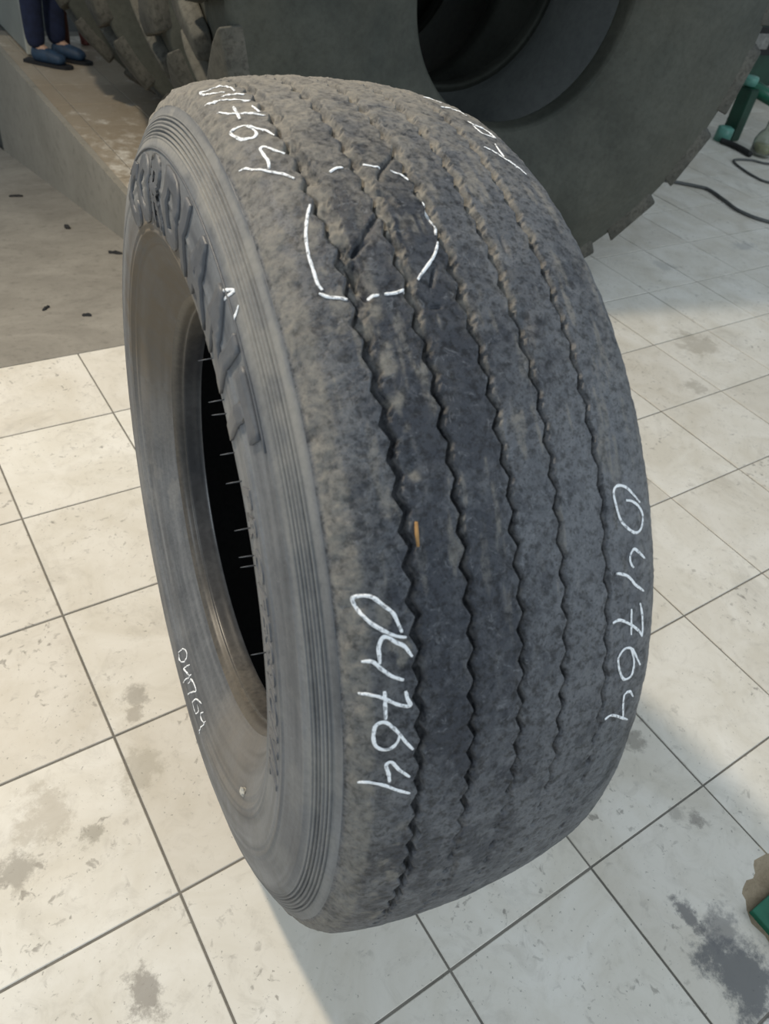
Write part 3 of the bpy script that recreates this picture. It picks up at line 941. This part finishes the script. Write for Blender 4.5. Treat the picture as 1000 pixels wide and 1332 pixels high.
def lug_mesh(R, sgn, hw):
    """one curved bar from the shoulder to just past the middle of the tread"""
    V, F = [], []
    path = []
    for k in np.linspace(0, 1, 9):
        s = (hw - .004) * (1 - k) - .02 * k
        ang = 0.60 * (k ** 0.85) * (.27 / R) * .95
        path.append((s, ang))
    for i, (s, ang) in enumerate(path):
        k = i / 8
        base = R - .055 - .020 * (abs(s) / hw) ** 3
        top = R - .012 * (abs(s) / hw) ** 2.5
        if i == 0:
            base -= .05
            top -= .006
        e_ = (1 - k) ** 1.6
        wt, wb = .030 + .074 * e_, .044 + .064 * e_
        for r, w in ((base, -wb), (top, -wt), (top, wt), (base, wb)):
            an = ang + w / R
            V.append((s * sgn, r * math.cos(an), r * math.sin(an)))
    for i in range(8):
        for k in range(4):
            k2 = (k + 1) % 4
            f = (i * 4 + k, i * 4 + k2, (i + 1) * 4 + k2, (i + 1) * 4 + k)
            F.append(f if sgn < 0 else f[::-1])
    F.append((0, 1, 2, 3) if sgn > 0 else (3, 2, 1, 0))
    F.append((35, 34, 33, 32) if sgn > 0 else (32, 33, 34, 35))
    # worn, slightly rounded end towards the sidewall
    me = bpy.data.meshes.new('lug')
    me.from_pydata(V, [], F)
    bm = bmesh.new()
    bm.from_mesh(me)
    bmesh.ops.recalc_face_normals(bm, faces=bm.faces[:])
    es = [e for e in bm.edges if len(e.link_faces) == 2 and e.calc_face_angle(0) > .6]
    bmesh.ops.bevel(bm, geom=es, offset=.008, segments=2, affect='EDGES', profile=.5)
    bm.to_mesh(me)
    bm.free()
    me.shade_smooth()
    me.materials.append(M_LUG)
    return me


def tractor_tyre(label, cx, cy, R, hw, rh, lean=0.0, n=21, ph=0.0):
    t = empty('tractor_tyre', (cx, cy, 0))
    t.rotation_mode = 'QUATERNION'
    t.rotation_quaternion = frame_for(AZ) @ Euler((0, -lean, 0)).to_quaternion()
    tag(t, label, 'tyre', 'row of big tractor tyres')
    k = hw / .223
    f = (R - rh) / (.931 - .353)

    def P(l):
        return [(s * k, rh + (r - .353) * f) for s, r in l]
    half = P([(0, .872), (.10, .868), (.17, .872), (.200, .882), (.214, .872), (.220, .850)])
    sw = P([(.220, .850), (.236, .77), (.246, .69), (.243, .60), (.232, .52), (.222, .48), (.216, .455), (.213, .44), (.207, .415), (.199, .385), (.190, .362)])
    bead = P([(.190, .362), (.182, .354), (.165, .351), (.145, .350), (.140, .358), (.145, .375)])
    inn = P([(.145, .375), (.170, .42), (.205, .52), (.222, .62), (.222, .70), (.208, .77), (.18, .815), (.12, .835), (0, .842)])

    def ring(name, prof, mat, flip):
        p = np.array(prof)
        w = np.linspace(0, 2 * math.pi, 144, endpoint=False)
        V = np.stack([np.repeat(p[:, :1], 144, 1), p[:, 1:] * np.cos(w), p[:, 1:] * np.sin(w) + R], -1)
        x = w[None, :] * .6
        n_ = fbm(x * 9 + 0 * p[:, :1], p[:, 1:] * 9 + 0 * x, 61, 3) - .5
        V[..., 0] += np.sign(p[:, :1]) * .006 * n_ * (np.abs(p[:, :1]) > .2)
        return grid_obj(name, V, mat, t, flip=flip)
    hs = smooth_path(half, 3)
    tread_p = np.vstack([(hs * [-1, 1])[::-1], hs[1:]])
    ring('tread_casing', tread_p, M_TRAC, True)
    for sg in (1, -1):
        for nm, pr, mat in (('sidewall', sw, M_TRAC), ('bead', bead, M_TRAC)):
            q_ = smooth_path(pr, 4) * [sg, 1]
            ring(nm, q_, mat, sg > 0)
    ii_ = smooth_path(inn, 4)
    ring('inner_liner', np.vstack([ii_, (ii_[:-1] * [-1, 1])[::-1]]), M_TLIN, True)
    for sg in (1, -1):
        me = lug_mesh(R, sg, hw)
        for i in range(n):
            o = link(bpy.data.objects.new('lug', me), t)
            o.location = (0, 0, R)
            o.rotation_euler = ((i + (0 if sg > 0 else .5) + ph) * 2 * math.pi / n, 0, 0)
    return t


AX = np.array([-0.16938, -0.98555])
def behind(d, side_=0.0):
    return 1.6764 - AX[0] * d + AX[1] * -side_ * 0, 0.0769 - AX[1] * d


c = behind(.070)
tractor_tyre('huge dark tractor tyre nearest the truck tyre, its wide hole facing the camera', c[0], c[1], .931, .293, .353, 0.0, 21, .30)
c = behind(.74)
tractor_tyre('lugged tractor tyre standing second in the row, left of the biggest one', c[0] - .08, c[1], .90, .27, .40, 0.0, 21, .10)
c = behind(1.40)
tractor_tyre('lugged tractor tyre standing third in the row behind', c[0] - .22, c[1], .90, .27, .40, 0.0, 21, .62)
c = behind(2.06)
tractor_tyre('lugged tractor tyre last in the row, near the person in blue', c[0] - .36, c[1], .88, .27, .40, 0.0, 20, .35)

# ------------------------------------------------------------------ green equipment on the right
# steel plate sunk in the broken tiles
pl = empty('base_plate', (0.95, -2.17, -0.003))
tag(pl, 'green painted steel base plate by the broken tiles at the picture edge', 'plate')
box_obj('plate', -.153, .153, -.153, .153, 0.0, .014, M_GREEN, pl, .0015)
for x in (-.115, .115):
    for y in (-.115, .115):
        lathe_obj('bolt', [(0, .026), (.011, .026), (.012, .024), (.012, .017), (.019, .017), (.019, .014)], M_STEEL, pl, 6, (x, y, 0))

# low green stand with a slanting arm
st = empty('trolley_stand', (4.66, 1.08, 0))
tag(st, 'green metal stand with a pale teal foot beside the tractor tyre', 'stand')
lathe_obj('foot', [(0, .085), (.035, .085), (.050, .078), (.052, .0), (0, 0)], M_TEAL, st, 24, (-.01, -.01, 0))
bm = bmesh.new()
add_box(bm, .045, .135, -.04, .05, 0.0, .30)
bmesh.ops.bevel(bm, geom=bm.edges[:], offset=.006, segments=2, affect='EDGES')
bm_obj('post', bm, M_DGREEN, st)
arm = tube_obj('arm', [(.10, .03, .31), (.30, -.07, .245), (.75, -.28, .165)], [.045, .045, .042], M_GREEN, st, 4)
lathe_obj('end_cap', [(0, .05), (.04, .05), (.046, .04), (.046, 0), (0, 0)], M_TEAL, st, 16, (.10, .03, .31))
bm = bmesh.new()
add_box(bm, .30, 1.6, .55, .85, .08, .50)
bmesh.ops.bevel(bm, geom=bm.edges[:], offset=.02, segments=2, affect='EDGES')
mc = empty('machine_housing', (4.9, 1.25, 0))
tag(mc, 'dark green machine housing on black feet at the upper right', 'machine')
bm_obj('housing', bm, M_DGREEN, mc)
for x in (.38, 1.5):
    for y in (.62, .78):
        lathe_obj('foot', [(0, .09), (.04, .09), (.05, .0), (0, 0)], M_BLACK, mc, 12, (x, y, 0))
box_obj('cover_panel', .42, 1.48, .535, .552, .30, .48, M_BLACK, mc, .004)
box_obj('vent_grille', .55, .95, .528, .536, .34, .44, M_STEEL, mc, .002)

# glass jar of oil
jar = empty('oil_jar', (4.70, 0.80, 0))
tag(jar, 'small glass jar of yellow oil on the floor by the cables', 'jar')
lathe_obj('glass', [(0, .004), (.058, .004), (.072, .02), (.074, .085), (.060, .125), (.040, .150), (.038, .205), (.043, .208), (.043, .213), (.034, .213), (.034, .150), (.055, .120), (.067, .085), (.066, .022), (0, .012)], M_GLASS, jar, 28)
lathe_obj('oil', [(0, .013), (.064, .022), (.065, .060), (0, .060)], M_OIL, jar, 24)


def ground_cable(name, pts, r, label):
    P = [(x, y, r + .0006) for x, y in smooth_path(pts, 8)]
    return tag(tube_obj(name, P, r, M_CABLE, None, 8), label, 'cable')


ground_cable('cable', [(3.35, .95), (3.50, .68), (3.694, .501), (3.736, .439), (3.70, .304), (3.66, .175), (3.71, .03), (3.95, -.20), (4.4, -.35)], .0085, 'grey cable curving out from under the huge tractor tyre')
ground_cable('cable', [(5.4, .45), (4.95, .60), (4.60, .66), (4.518, .734), (4.40, .765), (4.345, .735), (4.30, .652), (4.262, .528), (4.28, .43), (4.5, .25)], .0065, 'thin cable lying in a loop in front of the oil jar')
P = [(4.585, 1.03, .018), (4.60, .98, .018), (4.60, .90, .018), (4.585, .83, .018), (4.57, .79, .018)]
tag(tube_obj('hose', smooth_path(P, 5).tolist(), .017, M_BLACK, None, 10), 'short black hose from the teal foot to the jar', 'hose')

# ------------------------------------------------------------------ doorway at the upper left
dr = empty('door_1', (0.925, 3.30, 0))
tag(dr, 'open grey door leaf standing at the end of the tiled ledge', None, None, 'structure')
box_obj('door_leaf', 0.0, .05, -.36, .60, .012, 2.05, M_DOOR, dr, .004)
box_obj('door_edge', -.004, .054, -.385, -.361, .012, 2.05, M_EDGE, dr, .003)
tube_obj('handle', [(-.002, -.27, 1.02), (-.05, -.27, 1.02), (-.05, -.16, 1.02)], .009, M_STEEL, dr, 8)


def skin_obj(name, nodes, edges, mat, parent, sub=2, root=0):
    me = bpy.data.meshes.new(name)
    me.from_pydata([n[:3] for n in nodes], edges, [])
    o = link(bpy.data.objects.new(name, me), parent)
    o.modifiers.new('skin', 'SKIN').use_smooth_shade = True
    for i, n in enumerate(nodes):
        sv = me.skin_vertices[0].data[i]
        sv.radius = (n[3], n[4] if len(n) > 4 else n[3])
        sv.use_root = i == root
    m = o.modifiers.new('sub', 'SUBSURF')
    m.levels = m.render_levels = sub
    me.materials.append(mat)
    return o


# a person in navy trousers; only the lower leg is in the picture
pe = empty('person', (1.02, 2.83, 0), (0, 0, math.radians(-130)))
pe.scale = (.95, .95, .95)
tag(pe, 'person in navy trousers and blue shoes standing by the open door', 'person')
nodes = [(0, 0, .96, .13, .10), (0, .01, 1.15, .125, .09), (0, 0, 1.36, .15, .10), (0, 0, 1.47, .07, .06), (0, .01, 1.53, .052), (0, .02, 1.60, .075, .085), (0, .025, 1.68, .082, .098), (0, .02, 1.75, .05, .06)]
edges = [(0, 1), (1, 2), (2, 3), (3, 4), (4, 5), (5, 6), (6, 7)]
for sx in (-1, 1):
    b = len(nodes)
    fwd = .03 if sx < 0 else -.02
    nodes += [(.10 * sx, 0, .86, .078), (.09 * sx, fwd + .02, .50, .055), (.08 * sx, fwd - .01, .30, .050), (.072 * sx, fwd - .02, .09, .034), (.075 * sx, fwd + .08, .035, .032, .025), (.078 * sx, fwd + .13, .03, .026, .016)]
    edges += [(0, b)] + [(b + k, b + k + 1) for k in range(5)]
    a = len(nodes)
    nodes += [(.19 * sx, 0, 1.41, .055), (.235 * sx, -.02, 1.12, .042), (.245 * sx, .06, .90, .030), (.245 * sx, .09, .83, .034, .016)]
    edges += [(2, a), (a, a + 1), (a + 1, a + 2), (a + 2, a + 3)]
    for dx, ln in ((-.024, .075), (-.008, .085), (.008, .08), (.022, .062)):
        f0 = len(nodes)
        nodes += [(.245 * sx + dx * .9, .105 + .01, .79, .009), (.245 * sx + dx, .12, .79 - ln * .5, .008), (.245 * sx + dx, .115, .79 - ln, .007)]
        edges += [(a + 3, f0), (f0, f0 + 1), (f0 + 1, f0 + 2)]
    f0 = len(nodes)
    nodes += [(.245 * sx - .034 * sx, .115, .825, .010), (.245 * sx - .045 * sx, .13, .785, .008)]
    edges += [(a + 3, f0), (f0, f0 + 1)]
nb = len(nodes)
nodes += [(0, .115, 1.64, .014), ]
edges += [(5, nb)]
body = skin_obj('body', nodes, edges, M_SKIN, pe, 1)
skin_obj('trousers', [(0, 0, .98, .145, .115), (-.10, 0, .84, .095), (-.09, .05, .50, .070), (-.08, .015, .28, .060), (-.072, .01, .065, .054),
                      (.10, 0, .84, .095), (.09, 0, .50, .070), (.08, -.035, .28, .060), (.072, -.04, .065, .054), (0, 0, 1.06, .142, .112)],
         [(0, 1), (1, 2), (2, 3), (3, 4), (0, 5), (5, 6), (6, 7), (7, 8), (0, 9)], M_NAVY, pe)
skin_obj('jacket', [(0, 0, .98, .165, .13), (0, .01, 1.15, .15, .115), (0, 0, 1.36, .17, .12), (0, 0, 1.45, .09, .08), (-.20, 0, 1.40, .072), (-.238, -.02, 1.12, .058), (-.246, .055, .91, .046),
                    (.20, 0, 1.40, .072), (.238, -.02, 1.12, .058), (.246, .055, .91, .046)],
         [(0, 1), (1, 2), (2, 3), (2, 4), (4, 5), (5, 6), (2, 7), (7, 8), (8, 9)], M_JACKET, pe)
for sx, fw in ((-1, .03), (1, -.02)):
    sh = skin_obj('shoe', [(.070 * sx, fw - .055, .048, .040, .042), (.072 * sx, fw + .0, .052, .044, .048), (.074 * sx, fw + .08, .044, .046, .038), (.078 * sx, fw + .145, .036, .038, .028)],
                  [(0, 1), (1, 2), (2, 3)], M_SHOE, pe)
    bm = bmesh.new()
    ol = [(-.032, -.092), (.032, -.092), (.040, .0), (.046, .09), (.038, .15), (.012, .178), (-.018, .174), (-.036, .14), (-.042, .07), (-.036, 0)]
    fc = bm.faces.new([bm.verts.new((.074 * sx + x, fw + y, .0)) for x, y in ol])
    r = bmesh.ops.extrude_face_region(bm, geom=[fc])
    bmesh.ops.translate(bm, vec=(0, 0, .016), verts=[e for e in r['geom'] if isinstance(e, bmesh.types.BMVert)])
    bmesh.ops.recalc_face_normals(bm, faces=bm.faces[:])
    bm_obj('sole', bm, M_SOLE, sh)
skin_obj('hair', [(0, -.03, 1.66, .08, .06), (0, -.015, 1.74, .085, .085), (0, .035, 1.785, .07, .05)], [(0, 1), (1, 2)], M_HAIR, pe)
for sx in (-1, 1):
    lathe_obj('eye', [(0, -.008), (.006, -.006), (.009, 0), (.006, .006), (0, .008)], M_SOLE, pe, 10, (.032 * sx, .108, 1.675))

po = tube_obj('wooden_pole', [(1.20, 3.16, 0.0), (1.215, 3.20, .7), (1.23, 3.25, 1.35)], [.017, .017, .015], M_WOOD, None, 10)
tag(po, 'red-brown wooden pole standing behind the person in blue', 'pole')
# a rag over a short peg board: a crumpled cloth
gx, gz = np.meshgrid(np.linspace(-.055, .055, 14), np.linspace(0, .30, 22), indexing='ij')
V = np.stack([1.31 + gx * (.5 + .9 * gz), 3.16 + .03 * np.sin(gx * 90 + gz * 9) * (.3 + gz) + .03 * (fbm(gx * 30, gz * 20, 3) - .5), gz + .002], -1)
rg = grid_obj('pink_rag', V, M_PINK, None, wrap=False)
sm = rg.modifiers.new('thick', 'SOLIDIFY')
sm.thickness = .012
tag(rg, 'crumpled pink rag propped beside the wooden pole', 'rag')

# yellow-green bush outside the doorway
bu = empty('bush', (1.15, 5.0, -.85))
tag(bu, 'yellow-green bush outside the open door', 'bush')
r_ = random.Random(8)
V, F = [], []
for k in range(1500):
    a, z = r_.uniform(0, 2 * math.pi), r_.uniform(.35, 2.2)
    rr = .62 * math.sqrt(r_.random()) * (1.0 - .25 * abs(z - 1.2))
    c = Vector((rr * math.cos(a), rr * math.sin(a), z))
    q = Euler((r_.uniform(-1, 1), r_.uniform(-1, 1), r_.uniform(0, 6.28))).to_matrix()
    b = len(V)
    for x, y, w in ((0, -.045, 0), (.02, 0, .006), (0, .05, 0), (-.02, 0, .006)):
        V.append(c + q @ Vector((x, y, w)))
    F += [(b, b + 1, b + 2), (b, b + 2, b + 3)]
fo = mesh_obj('foliage', V, F, M_LEAF, bu)
fo['kind'] = 'stuff'
for k in range(6):
    a = k * 1.05
    tube_obj('stem', [(0.05 * math.cos(a), .05 * math.sin(a), 0), (.14 * math.cos(a), .14 * math.sin(a), .8), (.32 * math.cos(a), .32 * math.sin(a), 1.7)], [.022, .016, .007], M_WOOD, bu, 6)

# rubber scraps lying on the ramp
SCRAPS = [(.584, 2.095, .055, .016, .2), (.645, 1.39, .030, .024, 1.0), (.706, .926, .050, .016, -.2), (.317, .41, .034, .012, .3), (.412, .287, .024, .014, .1)]
SCRAP_LABELS = ['curved black rubber scrap farthest down the ramp', 'roundish black rubber scrap in the middle of the ramp', 'curved black rubber scrap on the ramp right beside the truck tyre',
                'thin black rubber scrap near the top of the ramp, left of its neighbour', 'short black rubber scrap nearest the tiles at the top of the ramp']
for i, (x, y, ln, w_, rz) in enumerate(SCRAPS):
    bm = bmesh.new()
    n_ = 9
    rr = random.Random(i)
    top = []
    for k in range(n_):
        f_ = k / (n_ - 1) - .5
        top.append((f_ * ln, .25 * ln * math.sin(f_ * 3.0) * (1 if i % 2 else -1), w_ * (1.05 - 1.6 * f_ * f_) * rr.uniform(.8, 1.2)))
    ring_ = []
    for a_, b_, c_ in top:
        ring_.append([bm.verts.new((a_, b_ + c_ * sy, sz)) for sy, sz in ((-.5, .0), (-.35, .6 * c_), (.35, .6 * c_), (.5, .0))])
    for p_, q_ in zip(ring_[:-1], ring_[1:]):
        for k in range(4):
            bm.faces.new((p_[k], p_[(k + 1) % 4], q_[(k + 1) % 4], q_[k]))
    bm.faces.new(ring_[0][::-1])
    bm.faces.new(ring_[-1])
    bmesh.ops.recalc_face_normals(bm, faces=bm.faces[:])
    o = bm_obj('rubber_scrap', bm, M_BLACK)
    o.location = (x, y, -RAMP_S * y + .0005)
    o.rotation_euler = (-math.atan(RAMP_S), 0, rz)
    tag(o, SCRAP_LABELS[i], 'scrap', 'rubber scraps on the ramp')
